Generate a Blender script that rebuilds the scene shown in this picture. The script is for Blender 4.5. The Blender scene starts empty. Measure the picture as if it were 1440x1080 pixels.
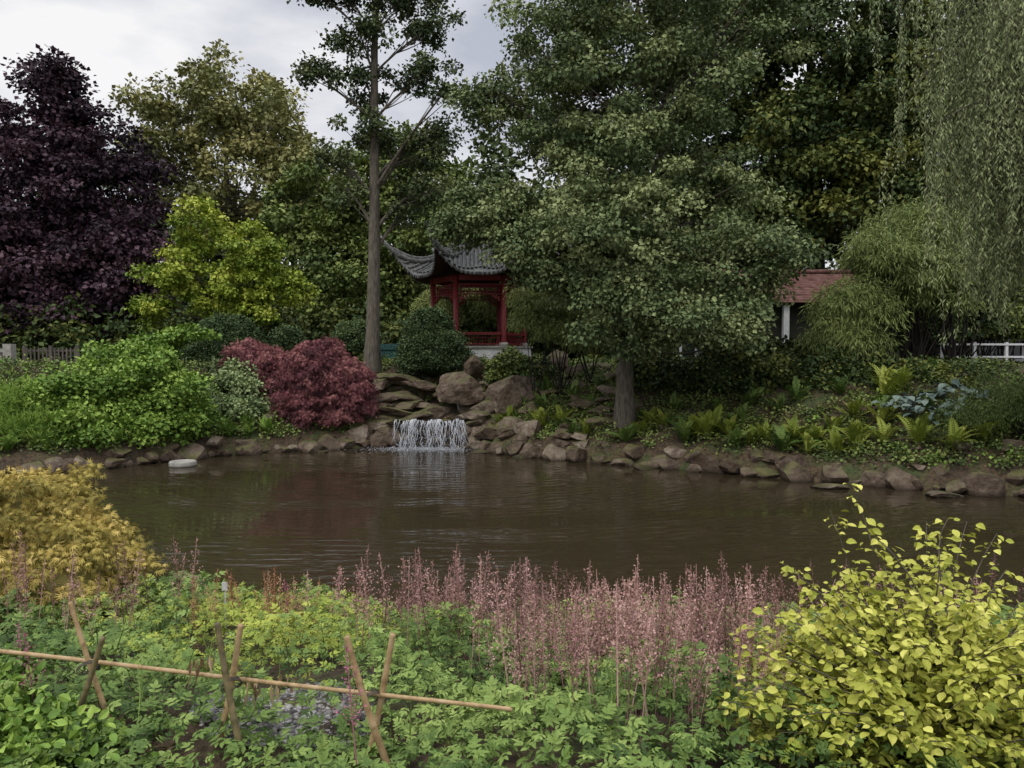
import bpy, math, random
import numpy as np
from mathutils import Vector, noise
rng=np.random.default_rng(11); random.seed(5)
scene=bpy.context.scene
scene.view_settings.view_transform='Standard'; scene.view_settings.look='None'; scene.view_settings.exposure=0

# ------------------------------------------------------------------ helpers
def nrm(a): return a/np.maximum(np.linalg.norm(a,axis=-1,keepdims=True),1e-9)
def frames(d,n):
    d=nrm(d); x=nrm(np.cross(d,n)); z=np.cross(x,d)
    return np.stack([x,d,z],axis=-1)
def smooth(a,b,x):
    t=np.clip((x-a)/(b-a),0,1); return t*t*(3-2*t)
def empty(name,loc=(0,0,0)):
    e=bpy.data.objects.new(name,None); e.location=loc; e.empty_display_size=.3
    scene.collection.objects.link(e); return e
class Acc:
    def __init__(s): s.V=[];s.L=[];s.T=[];s.A=[];s.M=[];s.n=0
    def add(s,V,loops,tot,v=None,m=0):
        V=np.asarray(V,float).reshape(-1,3)
        s.V.append(V); s.L.append(np.asarray(loops).ravel()+s.n); s.T.append(np.asarray(tot).ravel())
        s.A.append(np.full(len(V),.5) if v is None else np.asarray(v,float).ravel()); s.M.append(np.full(len(s.T[-1]),m)); s.n+=len(V)
    def inst(s,tm,P,R,S,v=None,m=0):
        T,F=tm; K=len(T); N=len(P); S=np.asarray(S,float)
        if S.ndim==1: S=S[:,None].repeat(3,1)
        V=np.einsum('nij,nkj->nki',R,T[None]*S[:,None,:])+P[:,None]
        fl=np.array([i for f in F for i in f]); tt=np.array([len(f) for f in F])
        L=(fl[None]+(np.arange(N)*K)[:,None]).ravel()
        s.add(V.reshape(-1,3),L,np.tile(tt,N),None if v is None else np.repeat(v,K),m)
    def tube(s,pts,rad,sides=6,v=.5,m=0,cap=False):
        pts=np.asarray(pts,float); n=len(pts); rad=np.broadcast_to(np.asarray(rad,float),(n,))
        t=nrm(np.gradient(pts,axis=0)); ref=np.array([0.31,.93,.17]) if abs(t[0][2])>.6 else np.array([0,0,1.])
        x=nrm(np.cross(t,ref)); y=np.cross(t,x)
        a=np.arange(sides)*2*math.pi/sides
        V=pts[:,None]+rad[:,None,None]*(np.cos(a)[None,:,None]*x[:,None]+np.sin(a)[None,:,None]*y[:,None])
        F=[];j=np.arange(sides);k=(j+1)%sides
        for i in range(n-1): F.append(np.stack([i*sides+j,i*sides+k,(i+1)*sides+k,(i+1)*sides+j],1))
        L=np.concatenate(F).ravel(); T=np.full((n-1)*sides,4)
        if cap:
            L=np.concatenate([L,j[::-1],(n-1)*sides+j]); T=np.concatenate([T,[sides,sides]])
        s.add(V.reshape(-1,3),L,T,np.full(n*sides,v),m)
    def box(s,c,h,rot=0.,m=0,v=.5):
        c=np.array(c,float);h=np.array(h,float)
        q=np.array([[-1,-1,-1],[1,-1,-1],[1,1,-1],[-1,1,-1],[-1,-1,1],[1,-1,1],[1,1,1],[-1,1,1]])*h
        R=np.array([[math.cos(rot),-math.sin(rot),0],[math.sin(rot),math.cos(rot),0],[0,0,1]])
        s.add(q@R.T+c,[0,3,2,1,4,5,6,7,0,1,5,4,1,2,6,5,2,3,7,6,3,0,4,7],[4]*6,np.full(8,v),m)
    def grid(s,G,m=0,v=.5):
        a,b=G.shape[:2]; i=np.arange(a-1)[:,None]*b+np.arange(b-1)[None]
        L=np.stack([i,i+1,i+b+1,i+b],-1).ravel(); s.add(G.reshape(-1,3),L,[4]*((a-1)*(b-1)),np.full(a*b,v),m)
    def obj(s,name,mats,smooth=False,parent=None):
        V=np.concatenate(s.V);L=np.concatenate(s.L);T=np.concatenate(s.T)
        me=bpy.data.meshes.new(name)
        me.vertices.add(len(V)); me.vertices.foreach_set('co',V.astype(np.float32).ravel())
        me.loops.add(len(L)); me.loops.foreach_set('vertex_index',L.astype(np.int32))
        me.polygons.add(len(T)); me.polygons.foreach_set('loop_start',np.concatenate([[0],np.cumsum(T)[:-1]]).astype(np.int32))
        at=me.attributes.new('v','FLOAT','POINT'); at.data.foreach_set('value',np.concatenate(s.A).astype(np.float32))
        if not isinstance(mats,(list,tuple)): mats=[mats]
        for m in mats: me.materials.append(m)
        me.polygons.foreach_set('material_index',np.concatenate(s.M).astype(np.int32))
        me.polygons.foreach_set('use_smooth',np.full(len(T),smooth))
        me.update(calc_edges=True)
        o=bpy.data.objects.new(name,me); scene.collection.objects.link(o)
        if parent: o.parent=parent
        return o

# ------------------------------------------------------------------ materials
def newmat(name):
    m=bpy.data.materials.new(name); m.use_nodes=True; nt=m.node_tree; nt.nodes.clear()
    out=nt.nodes.new('ShaderNodeOutputMaterial'); b=nt.nodes.new('ShaderNodeBsdfPrincipled'); nt.links.new(b.outputs[0],out.inputs[0])
    return m,nt,b,out
def ramp(nt,stops,fac=None):
    r=nt.nodes.new('ShaderNodeValToRGB'); e=r.color_ramp.elements
    while len(e)<len(stops): e.new(.5)
    for i,(p,c) in enumerate(stops): e[i].position=p; e[i].color=(*c,1) if len(c)==3 else c
    if fac is not None: nt.links.new(fac,r.inputs[0])
    return r
def foliage(name,c0,c1,c2,rough=.6,tr=0.,spec=.25,gain=1.32):
    m,nt,b,out=newmat(name)
    c0,c1,c2=[tuple(x*gain for x in c) for c in (c0,c1,c2)]
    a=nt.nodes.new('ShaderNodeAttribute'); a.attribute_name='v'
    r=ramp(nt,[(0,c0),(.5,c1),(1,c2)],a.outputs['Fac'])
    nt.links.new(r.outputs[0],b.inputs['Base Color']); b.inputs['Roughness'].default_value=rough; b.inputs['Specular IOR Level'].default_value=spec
    if tr>0:
        t=nt.nodes.new('ShaderNodeBsdfTranslucent'); nt.links.new(r.outputs[0],t.inputs[0])
        mx=nt.nodes.new('ShaderNodeMixShader'); mx.inputs[0].default_value=tr
        nt.links.new(b.outputs[0],mx.inputs[1]); nt.links.new(t.outputs[0],mx.inputs[2]); nt.links.new(mx.outputs[0],out.inputs[0])
    return m
def noisy(name,c0,c1,c2=None,scale=6,rough=.8,bump=.3,detail=6,stretch=(1,1,1),spec=.3,metal=0,dist=.03):
    m,nt,b,out=newmat(name)
    tc=nt.nodes.new('ShaderNodeTexCoord'); mp=nt.nodes.new('ShaderNodeMapping'); mp.inputs['Scale'].default_value=stretch
    nt.links.new(tc.outputs['Object'],mp.inputs[0])
    n=nt.nodes.new('ShaderNodeTexNoise'); n.inputs['Scale'].default_value=scale; n.inputs['Detail'].default_value=detail; n.inputs['Roughness'].default_value=.65
    nt.links.new(mp.outputs[0],n.inputs['Vector'])
    st=[(.3,c0),(.7,c1)] if c2 is None else [(.3,c0),(.5,c1),(.7,c2)]
    r=ramp(nt,st,n.outputs['Fac']); nt.links.new(r.outputs[0],b.inputs['Base Color'])
    b.inputs['Roughness'].default_value=rough; b.inputs['Specular IOR Level'].default_value=spec
    bp=nt.nodes.new('ShaderNodeBump'); bp.inputs['Strength'].default_value=bump; bp.inputs['Distance'].default_value=dist
    nt.links.new(n.outputs['Fac'],bp.inputs['Height']); nt.links.new(bp.outputs[0],b.inputs['Normal'])
    return m
M_bark=noisy('bark',(.05,.042,.03),(.19,.165,.13),scale=9,stretch=(2,2,.4),bump=.9,rough=.9)
M_barkdark=noisy('bark_dark',(.012,.01,.009),(.045,.038,.032),scale=9,stretch=(2,2,.4),bump=.8,rough=.9)
M_redwood=noisy('red_lacquer',(.13,.015,.018),(.22,.03,.032),scale=12,rough=.5,bump=.1)
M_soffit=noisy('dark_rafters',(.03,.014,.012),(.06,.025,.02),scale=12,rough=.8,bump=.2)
M_tile=noisy('roof_tile_grey',(.05,.05,.05),(.15,.15,.145),(.24,.24,.22),scale=7,rough=.9,bump=.4,spec=.15)
M_white=noisy('white_plaster',(.5,.5,.49),(.78,.78,.77),scale=5,rough=.8,bump=.1)
M_whitep=noisy('white_paint',(.55,.56,.56),(.72,.72,.72),scale=8,rough=.5,bump=.05)
M_dwall=noisy('dark_timber_wall',(.02,.02,.014),(.045,.042,.033),scale=6,rough=.8,stretch=(1,1,5))
M_rtile=noisy('clay_roof',(.06,.035,.03),(.13,.065,.054),(.19,.115,.10),scale=3.5,rough=.95,bump=.5,spec=.1)
M_bamboo=noisy('bamboo_cane',(.2,.125,.06),(.38,.26,.13),(.46,.34,.2),scale=16,stretch=(1,1,1),rough=.5,bump=.1,dist=.002)
M_bamboog=noisy('bamboo_cane_dark',(.07,.06,.035),(.15,.12,.06),(.26,.2,.1),scale=16,rough=.5,bump=.1,dist=.002)
M_stone=noisy('dressed_stone',(.2,.19,.17),(.4,.38,.34),scale=6,rough=.9,bump=.3)
M_wood=noisy('weathered_wood',(.06,.052,.042),(.15,.13,.11),scale=8,rough=.85,bump=.3,stretch=(1,1,.2))

def rockmat():
    m,nt,b,out=newmat('mossy_rock')
    g=nt.nodes.new('ShaderNodeNewGeometry')
    n=nt.nodes.new('ShaderNodeTexNoise'); n.inputs['Scale'].default_value=2.6; n.inputs['Detail'].default_value=9; n.inputs['Roughness'].default_value=.72
    nt.links.new(g.outputs['Position'],n.inputs['Vector'])
    at=nt.nodes.new('ShaderNodeAttribute'); at.attribute_name='v'
    r=ramp(nt,[(.27,(.035,.028,.02)),(.43,(.13,.102,.077)),(.57,(.23,.195,.158)),(.75,(.4,.365,.32))],n.outputs['Fac'])
    hv=nt.nodes.new('ShaderNodeMix'); hv.data_type='RGBA'; hv.blend_type='MULTIPLY'; hv.inputs[0].default_value=1
    rv=ramp(nt,[(0,(.38,.32,.27)),(.6,(.8,.72,.66)),(1,(1.25,1.2,1.15))],at.outputs['Fac'])
    nt.links.new(r.outputs[0],hv.inputs[6]); nt.links.new(rv.outputs[0],hv.inputs[7])
    n2=nt.nodes.new('ShaderNodeTexNoise'); n2.inputs['Scale'].default_value=1.3; n2.inputs['Detail'].default_value=8; n2.inputs['Roughness'].default_value=.65
    nt.links.new(g.outputs['Position'],n2.inputs['Vector'])
    sx=nt.nodes.new('ShaderNodeSeparateXYZ'); nt.links.new(g.outputs['Normal'],sx.inputs[0])
    mu=nt.nodes.new('ShaderNodeMath'); mu.operation='MULTIPLY'; nt.links.new(sx.outputs[2],mu.inputs[0]); nt.links.new(n2.outputs['Fac'],mu.inputs[1])
    mr=ramp(nt,[(.32,(0,0,0)),(.46,(.9,.9,.9))],mu.outputs[0])
    mc=ramp(nt,[(.4,(.055,.062,.02)),(.62,(.14,.13,.05))],n.outputs['Fac'])
    mx=nt.nodes.new('ShaderNodeMix'); mx.data_type='RGBA'; nt.links.new(mr.outputs[0],mx.inputs[0]); nt.links.new(hv.outputs[2],mx.inputs[6]); nt.links.new(mc.outputs[0],mx.inputs[7])
    sp=nt.nodes.new('ShaderNodeSeparateXYZ'); nt.links.new(g.outputs['Position'],sp.inputs[0])
    wr=ramp(nt,[(.0,(.22,.2,.17)),(.12,(1,1,1))],sp.outputs[2])
    m2=nt.nodes.new('ShaderNodeMix'); m2.data_type='RGBA'; m2.blend_type='MULTIPLY'; m2.inputs[0].default_value=1
    nt.links.new(mx.outputs[2],m2.inputs[6]); nt.links.new(wr.outputs[0],m2.inputs[7]); nt.links.new(m2.outputs[2],b.inputs['Base Color'])
    b.inputs['Roughness'].default_value=.85; b.inputs['Specular IOR Level'].default_value=.25
    n3=nt.nodes.new('ShaderNodeTexNoise'); n3.inputs['Scale'].default_value=6; n3.inputs['Detail'].default_value=9; nt.links.new(g.outputs['Position'],n3.inputs['Vector'])
    bp=nt.nodes.new('ShaderNodeBump'); bp.inputs['Strength'].default_value=.9; bp.inputs['Distance'].default_value=.09; nt.links.new(n3.outputs['Fac'],bp.inputs['Height']); nt.links.new(bp.outputs[0],b.inputs['Normal'])
    return m
M_rock=rockmat()
def groundmat():
    m,nt,b,out=newmat('earth_and_moss')
    g=nt.nodes.new('ShaderNodeNewGeometry')
    n=nt.nodes.new('ShaderNodeTexNoise'); n.inputs['Scale'].default_value=.9; n.inputs['Detail'].default_value=8; nt.links.new(g.outputs['Position'],n.inputs['Vector'])
    f=nt.nodes.new('ShaderNodeTexNoise'); f.inputs['Scale'].default_value=14; f.inputs['Detail'].default_value=8; nt.links.new(g.outputs['Position'],f.inputs['Vector'])
    r=ramp(nt,[(.35,(.035,.026,.016)),(.5,(.075,.053,.032)),(.62,(.05,.068,.022))],n.outputs['Fac'])
    r2=ramp(nt,[(.3,(.5,.5,.5)),(.7,(1.6,1.5,1.3))],f.outputs['Fac'])
    mx=nt.nodes.new('ShaderNodeMix'); mx.data_type='RGBA'; mx.blend_type='MULTIPLY'; mx.inputs[0].default_value=1
    nt.links.new(r.outputs[0],mx.inputs[6]); nt.links.new(r2.outputs[0],mx.inputs[7]); nt.links.new(mx.outputs[2],b.inputs['Base Color'])
    b.inputs['Roughness'].default_value=.95
    bp=nt.nodes.new('ShaderNodeBump'); bp.inputs['Strength'].default_value=.8; bp.inputs['Distance'].default_value=.06; nt.links.new(f.outputs['Fac'],bp.inputs['Height']); nt.links.new(bp.outputs[0],b.inputs['Normal'])
    return m
M_ground=groundmat()
def watermat():
    m,nt,b,out=newmat('pond_water')
    g=nt.nodes.new('ShaderNodeNewGeometry')
    b.inputs['Base Color'].default_value=(.036,.027,.015,1); b.inputs['Roughness'].default_value=.015; b.inputs['IOR'].default_value=1.45
    mp=nt.nodes.new('ShaderNodeMapping'); mp.inputs['Scale'].default_value=(.55,2.8,1); nt.links.new(g.outputs['Position'],mp.inputs[0])
    n=nt.nodes.new('ShaderNodeTexNoise'); n.inputs['Scale'].default_value=1.9; n.inputs['Detail'].default_value=3; n.inputs['Distortion'].default_value=.6; nt.links.new(mp.outputs[0],n.inputs['Vector'])
    mp2=nt.nodes.new('ShaderNodeMapping'); mp2.inputs['Location'].default_value=(2.6,-24.3,0); nt.links.new(g.outputs['Position'],mp2.inputs[0])
    w=nt.nodes.new('ShaderNodeTexWave'); w.wave_type='RINGS'; w.rings_direction='SPHERICAL'; w.inputs['Scale'].default_value=1.1; w.inputs['Distortion'].default_value=6; w.inputs['Detail'].default_value=3; w.inputs['Detail Scale'].default_value=1.2
    nt.links.new(mp2.outputs[0],w.inputs['Vector'])
    ad=nt.nodes.new('ShaderNodeMath'); ad.operation='MULTIPLY_ADD'; nt.links.new(w.outputs['Fac'],ad.inputs[0]); ad.inputs[1].default_value=.3; nt.links.new(n.outputs['Fac'],ad.inputs[2])
    # breeze patches: ripples are stronger in some zones
    pz=nt.nodes.new('ShaderNodeTexNoise'); pz.inputs['Scale'].default_value=.22; pz.inputs['Detail'].default_value=2; nt.links.new(mp.outputs[0],pz.inputs['Vector'])
    pr=nt.nodes.new('ShaderNodeMapRange'); pr.inputs[1].default_value=.42; pr.inputs[2].default_value=.6; pr.inputs[3].default_value=.12; pr.inputs[4].default_value=1.; nt.links.new(pz.outputs['Fac'],pr.inputs[0])
    bp=nt.nodes.new('ShaderNodeBump'); bp.inputs['Distance'].default_value=.026; nt.links.new(pr.outputs[0],bp.inputs['Strength']); nt.links.new(ad.outputs[0],bp.inputs['Height']); nt.links.new(bp.outputs[0],b.inputs['Normal'])
    return m
M_water=watermat()
m,nt,b,out=newmat('falling_water'); b.inputs['Base Color'].default_value=(.55,.57,.6,1); b.inputs['Roughness'].default_value=.25; M_fall=m
m,nt,b,out=newmat('window_glass'); b.inputs['Base Color'].default_value=(.02,.025,.03,1); b.inputs['Roughness'].default_value=.05; M_glass=m

# ------------------------------------------------------------------ terrain
pond=np.array([(-13.5,18.2),(-12.0,19.0),(-10.4,20.2),(-9.3,21.9),(-7.6,23.2),(-5.9,24.0),(-4.2,24.7),(-1.6,24.4),(-.4,22.8),(2.56,20.9),(5.1,19.3),(7.2,17.8),(9.1,16.7),(10.8,15.9),(15,15.2),(20,14.6),(21,12),(16,9.6),(10,8.4),(6,7.6),(3,7.3),(0,7.5),(-3,8.1),(-6,9),(-10,11),(-13,14.5)])
def sdf(x,y):
    x=np.asarray(x,float);y=np.asarray(y,float); best=np.full(x.shape,1e9); ins=np.zeros(x.shape,bool)
    for i in range(len(pond)):
        a=pond[i];b=pond[(i+1)%len(pond)]; e=b-a
        t=np.clip(((x-a[0])*e[0]+(y-a[1])*e[1])/(e@e),0,1)
        best=np.minimum(best,np.hypot(x-a[0]-t*e[0],y-a[1]-t*e[1]))
        c=((a[1]>y)!=(b[1]>y))&(x<(b[0]-a[0])*(y-a[1])/(b[1]-a[1]+1e-12)+a[0]); ins^=c
    return np.where(ins,-best,best)
def gz(x,y):
    d=sdf(x,y); far=smooth(9,15,np.asarray(y,float))
    dd=np.maximum(d,0)
    zf=.3+np.minimum(2.3,dd*.45); zn=.22+np.minimum(1.02,dd*.235)
    z=far*zf+(1-far)*zn
    z=z+(.07*np.sin(x*1.3+y*.7)+.05*np.sin(x*2.9-y*2.1+1)+.03*np.sin(x*5.1+y*4.3))*np.clip(dd,0,1)
    return np.where(d>0,z*smooth(-.05,.35,d)+(-.1)*(1-smooth(-.05,.35,d)),-.1-.8*smooth(0,2,-d))
xs=np.concatenate([[-400,-200,-110,-70,-45,-32],np.arange(-25,25.01,.25),[32,45,70,110,200,400]])
ys=np.concatenate([[-300,-120,-50,-20,-8],np.arange(-3,40.01,.25),[46,55,70,100,160,280,500]])
X,Y=np.meshgrid(xs,ys)
A=Acc(); A.grid(np.stack([X,Y,gz(X,Y)],-1)); A.obj('ground',M_ground,smooth=True)
A=Acc(); X,Y=np.meshgrid(np.linspace(-16,24,9),np.linspace(6,27,9)); 
A.grid(np.stack([X,Y,X*0],-1)); A.obj('pond_water',M_water,smooth=True)

# ------------------------------------------------------------------ leaf templates
def arr(*a): return np.array(a,float)
LEAF4=(arr((0,0,0),(.27,.45,.07),(0,1,0),(-.27,.45,.07)),[[0,1,2,3]])
LEAFW=(arr((0,0,0),(.42,.45,.1),(0,1,-.05),(-.42,.45,.1)),[[0,1,2,3]])
NARROW=(arr((0,0,0),(.08,.4,.03),(0,1,-.06),(-.08,.4,.03)),[[0,1,2,3]])
def leafN(w=.3,fold=.08,curl=.12):
    V=arr((0,0,0),(w*.75,.22,fold),(w,.5,fold),(w*.6,.8,fold-curl*.5),(0,1,-curl),(-w*.6,.8,fold-curl*.5),(-w,.5,fold),(-w*.75,.22,fold),(0,.5,-.0),(0,.8,-curl*.4))
    return V,[[0,1,2,8],[8,2,3,9],[9,3,4],[9,4,5],[8,9,5,6],[0,8,6,7]]
LEAFN=leafN()
def combine(parts):
    V=[];F=[];n=0
    for v,f in parts:
        V.append(v);F+= [[i+n for i in q] for q in f];n+=len(v)
    return np.concatenate(V),F
def xf(t,ang,s,off,tilt=0,w=1.):
    v=t[0]*np.array([s*w,s,s]); c,sn=math.cos(tilt),math.sin(tilt); v=v@np.array([[1,0,0],[0,c,sn],[0,-sn,c]])
    c,sn=math.cos(ang),math.sin(ang); v=v@np.array([[c,sn,0],[-sn,c,0],[0,0,1]])
    return v+np.array(off),t[1]
LEAF6=(arr((0,0,0),(.25,.38,.07),(0,1,-.08),(-.25,.38,.07),(0,.45,0)),[[0,1,2,4],[0,4,2,3]])
LEAF8=leafN(.24,.06,.12)
def comp(L): return combine([xf(L,0,.5,(0,.55,0)),xf(L,-.9,.42,(0,.5,0)),xf(L,.9,.42,(0,.5,0)),xf(L,-1.1,.38,(0,.25,.0),-.1),xf(L,1.15,.38,(0,.25,0),-.1),
   (arr((.008,0,0),(.008,.6,0),(-.008,.6,0),(-.008,0,0)),[[0,1,2,3]])])
COMP=comp(LEAF8); COMPL=comp(LEAF6)
FING=combine([xf(NARROW,a,s,(0,0,0),-.1) for a,s in [(0,1),(.5,.9),(-.5,.9),(1.05,.7),(-1.05,.7)]])
def frond(n=15,w=.17):
    P=[]
    for i in range(n):
        t=.08+.9*i/n; z=.75*t-.62*t*t; s=w*math.sin(math.pi*min(1,(t*.86+.14)))**.8+.015
        for sg in (1,-1): P.append(xf(LEAF4,sg*-1.25,s,(0,t,z),0,.75))
    tt=np.linspace(0,1,6); zz=.75*tt-.62*tt*tt
    V=np.concatenate([np.stack([tt*0+.006,tt,zz],1),np.stack([tt*0-.006,tt,zz],1)])
    P.append((V,[[i,i+1,i+7,i+6] for i in range(5)]))
    return combine(P)
FROND=frond()
def rand_dirs(n):
    return nrm(rng.normal(size=(n,3)))
def leafcloud(A,C,cr,per,size,tm,flat=.6,up=.8,droop=.2,m=0,cv=.55,tone=0.,tjit=.25,topv=.12):
    N=len(C); n=N*per
    cvv=rng.random(N); c=np.repeat(np.asarray(C),per,0)
    crr=np.repeat(cr*rng.uniform(.6,1.35,N),per)
    off=rng.normal(size=(n,3))*.55; rl=np.linalg.norm(off,axis=1,keepdims=True); off=off/np.maximum(rl,1e-6)*np.minimum(rl,1.4)
    off[:,2]*=flat; off*=crr[:,None]; off[:,2]-=.25*(off[:,0]**2+off[:,1]**2)/crr*droop*2
    P=c+off
    d=nrm(off)*.7+rand_dirs(n)*.7+arr(0,0,-droop)
    nn=rand_dirs(n)*.75+arr(0,0,up)
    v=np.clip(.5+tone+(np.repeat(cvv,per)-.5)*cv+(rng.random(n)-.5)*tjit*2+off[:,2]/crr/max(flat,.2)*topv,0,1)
    A.inst(tm,P,frames(d,nn),size*rng.uniform(.65,1.3,n),v,m)
def ell(cx,cy,cz,rx,ry,rz,n,inner=.35,seed=None,lo=-1.,rough=.28):
    D=rand_dirs(int(n)); D[:,2]=np.where(D[:,2]<lo,-D[:,2],D[:,2])
    r=rng.uniform(inner**2,1,int(n))**.5
    ph=rng.uniform(0,6,3)
    wob=1+rough*np.sin(D[:,0]*5+ph[0])*np.sin(D[:,2]*5+ph[1])+rough*.5*np.sin(D[:,1]*7+D[:,0]*4+ph[2])
    return np.array([cx,cy,cz])+D*(r*wob)[:,None]*np.array([rx,ry,rz])
def tree(name,base,top,r,blobs,cr,per,size,tm,mat,bark=M_bark,flat=.55,droop=.25,up=.8,every=2,tone=0.,wig=.25,br=.05,dens=1.,cv=.55,taper=.85):
    e=empty(name,base); W=Acc();Fo=Acc()
    base=np.array(base,float);top=np.array(top,float); t=np.linspace(0,1,12)[:,None]
    ph=rng.uniform(0,6,2)
    tp=base*(1-t)+top*t+np.concatenate([np.sin(t*5+ph[0])*wig*t,np.sin(t*4+ph[1])*wig*t,t*0],1)
    rad=r*(1-taper*t[:,0]); rad[0]*=1.35; W.tube(tp-base,rad,10)
    for bl in blobs:
        C=ell(*bl[:6],max(2,bl[6]*dens)); tn=bl[7] if len(bl)>7 else 0
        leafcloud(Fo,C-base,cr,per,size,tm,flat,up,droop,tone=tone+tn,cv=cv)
        bc=np.array(bl[:3]); hz=base[2]+(top[2]-base[2])*np.clip((bc[2]-base[2])/(top[2]-base[2])*.8-.08,.15,.93)
        hz=max(hz,bc[2]-1.6) if np.hypot(*(bc-base)[:2])<3 else hz; hz=min(hz,top[2]-.3)
        k=(hz-base[2])/(top[2]-base[2]); st=np.array([np.interp(k,t[:,0],tp[:,i]) for i in range(3)])
        s=np.linspace(0,1,6)[:,None]; mid=(st+bc)/2+arr(0,0,.35)*np.linalg.norm(bc-st)*.3+rng.normal(size=3)*.15
        lp=(1-s)**2*st+2*s*(1-s)*mid+s*s*bc; rr=max(r*(1-.85*k)*.45,.02)
        W.tube(lp-base,rr*(1-.7*s[:,0]),6)
        for c in C[::every]:
            q=rng.integers(1,6); st2=lp[q]; md=(st2+c)/2+rng.normal(size=3)*.18*np.linalg.norm(c-st2)*.5
            cp=(1-s)**2*st2+2*s*(1-s)*md+s*s*c
            W.tube(cp-base,min(br,rr*.5)*(1-.75*s[:,0])*np.ones(6),4)
    W.obj('trunk_and_limbs',bark,True,e); Fo.obj('foliage',mat,False,e)
    return e
def shrub(name,c,rad,n,cr,per,size,tm,mat,base=None,flat=.6,droop=.2,up=.8,inner=.6,tone=0,core=None,lo=-.25,cv=.5,rough=.2,stems=True):
    if not isinstance(c,list): c=[c];rad=[rad]
    g=c[0]; e=empty(name,(g[0],g[1],float(gz(g[0],g[1])))); o=np.array(e.location); Fo=Acc();W=Acc()
    for ci,ri in zip(c,rad):
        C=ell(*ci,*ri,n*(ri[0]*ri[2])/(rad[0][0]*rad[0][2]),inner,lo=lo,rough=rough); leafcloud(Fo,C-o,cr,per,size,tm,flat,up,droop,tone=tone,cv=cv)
        if stems:
            for cc in C[::6]:
                s=np.linspace(0,1,5)[:,None]; b0=np.array([ci[0]+rng.normal()*.08,ci[1]+rng.normal()*.08,float(gz(ci[0],ci[1]))-.05])
                md=(b0+cc)/2+rng.normal(size=3)*.12*np.linalg.norm(cc-b0)
                W.tube((1-s)**2*b0+2*s*(1-s)*md+s*s*cc-o,.03*(1-.75*s[:,0])*min(1,ri[0]),4)
        if core is not None:
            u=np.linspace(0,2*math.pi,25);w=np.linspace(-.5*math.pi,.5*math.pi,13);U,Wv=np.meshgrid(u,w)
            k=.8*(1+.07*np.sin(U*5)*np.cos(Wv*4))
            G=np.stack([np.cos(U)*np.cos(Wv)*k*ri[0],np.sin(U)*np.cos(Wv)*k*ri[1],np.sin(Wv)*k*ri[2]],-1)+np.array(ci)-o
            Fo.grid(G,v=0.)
    Fo.obj('foliage',mat,False,e)
    if W.V: W.obj('stems',M_barkdark,True,e)
    return e

# ------------------------------------------------------------------ foliage colours
F_beech=foliage('copper_beech_leaf',(.014,.009,.014),(.038,.021,.031),(.085,.046,.058))
F_mid=foliage('hawthorn_leaf',(.045,.07,.026),(.115,.152,.06),(.21,.235,.10),gain=1.38)
F_dark=foliage('oak_leaf',(.018,.034,.010),(.048,.076,.021),(.15,.16,.036))
F_back=foliage('backdrop_leaf',(.018,.03,.01),(.05,.075,.022),(.10,.13,.04))
F_light=foliage('chestnut_leaf',(.10,.11,.038),(.2,.205,.075),(.33,.30,.12))
F_midg=foliage('alder_leaf',(.045,.068,.018),(.10,.14,.035),(.19,.22,.06))
F_yg=foliage('golden_green_leaf',(.09,.14,.012),(.21,.28,.03),(.36,.39,.06),gain=1.2)
F_tall=foliage('tall_tree_leaf',(.02,.036,.014),(.05,.075,.028),(.12,.145,.055))
F_willow=foliage('willow_leaf',(.09,.12,.05),(.18,.215,.095),(.29,.32,.15),gain=1.2)
F_bamb=foliage('bamboo_leaf',(.07,.10,.025),(.16,.2,.06),(.27,.3,.1),gain=1.2)
F_red=foliage('red_maple_leaf',(.06,.02,.024),(.165,.055,.06),(.29,.13,.12))
F_gold=foliage('golden_maple_leaf',(.15,.13,.032),(.38,.31,.075),(.52,.40,.13),gain=1.25)
F_box=foliage('clipped_leaf',(.014,.027,.010),(.045,.075,.026),(.11,.15,.055))
F_green=foliage('lush_leaf',(.045,.088,.012),(.115,.195,.03),(.23,.32,.06))
F_fern=foliage('fern_leaf',(.08,.115,.012),(.19,.23,.03),(.32,.34,.07),gain=1.2)
F_dfern=foliage('dark_fern_leaf',(.03,.06,.012),(.08,.13,.025),(.15,.2,.05))
F_hosta=foliage('hosta_leaf',(.05,.08,.065),(.10,.145,.12),(.17,.22,.18),gain=1.1)
F_bed=foliage('astilbe_leaf',(.035,.068,.014),(.105,.165,.034),(.21,.28,.07),gain=1.2)
F_bedy=foliage('chartreuse_leaf',(.09,.125,.015),(.2,.25,.034),(.33,.36,.06),gain=1.2)
F_plume=foliage('astilbe_plume',(.09,.048,.04),(.27,.15,.13),(.45,.28,.25))
F_plumep=foliage('astilbe_plume_pink',(.12,.03,.05),(.28,.09,.14),(.42,.2,.24))
F_yellow=foliage('yellow_shrub_leaf',(.17,.2,.025),(.38,.39,.065),(.54,.52,.13),tr=.2,gain=1.25)
F_dry=foliage('dry_leaf',(.10,.065,.035),(.2,.135,.075),(.34,.25,.15))
F_palm=foliage('pale_leaf',(.09,.13,.05),(.18,.235,.10),(.28,.34,.15),gain=1.2)

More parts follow.
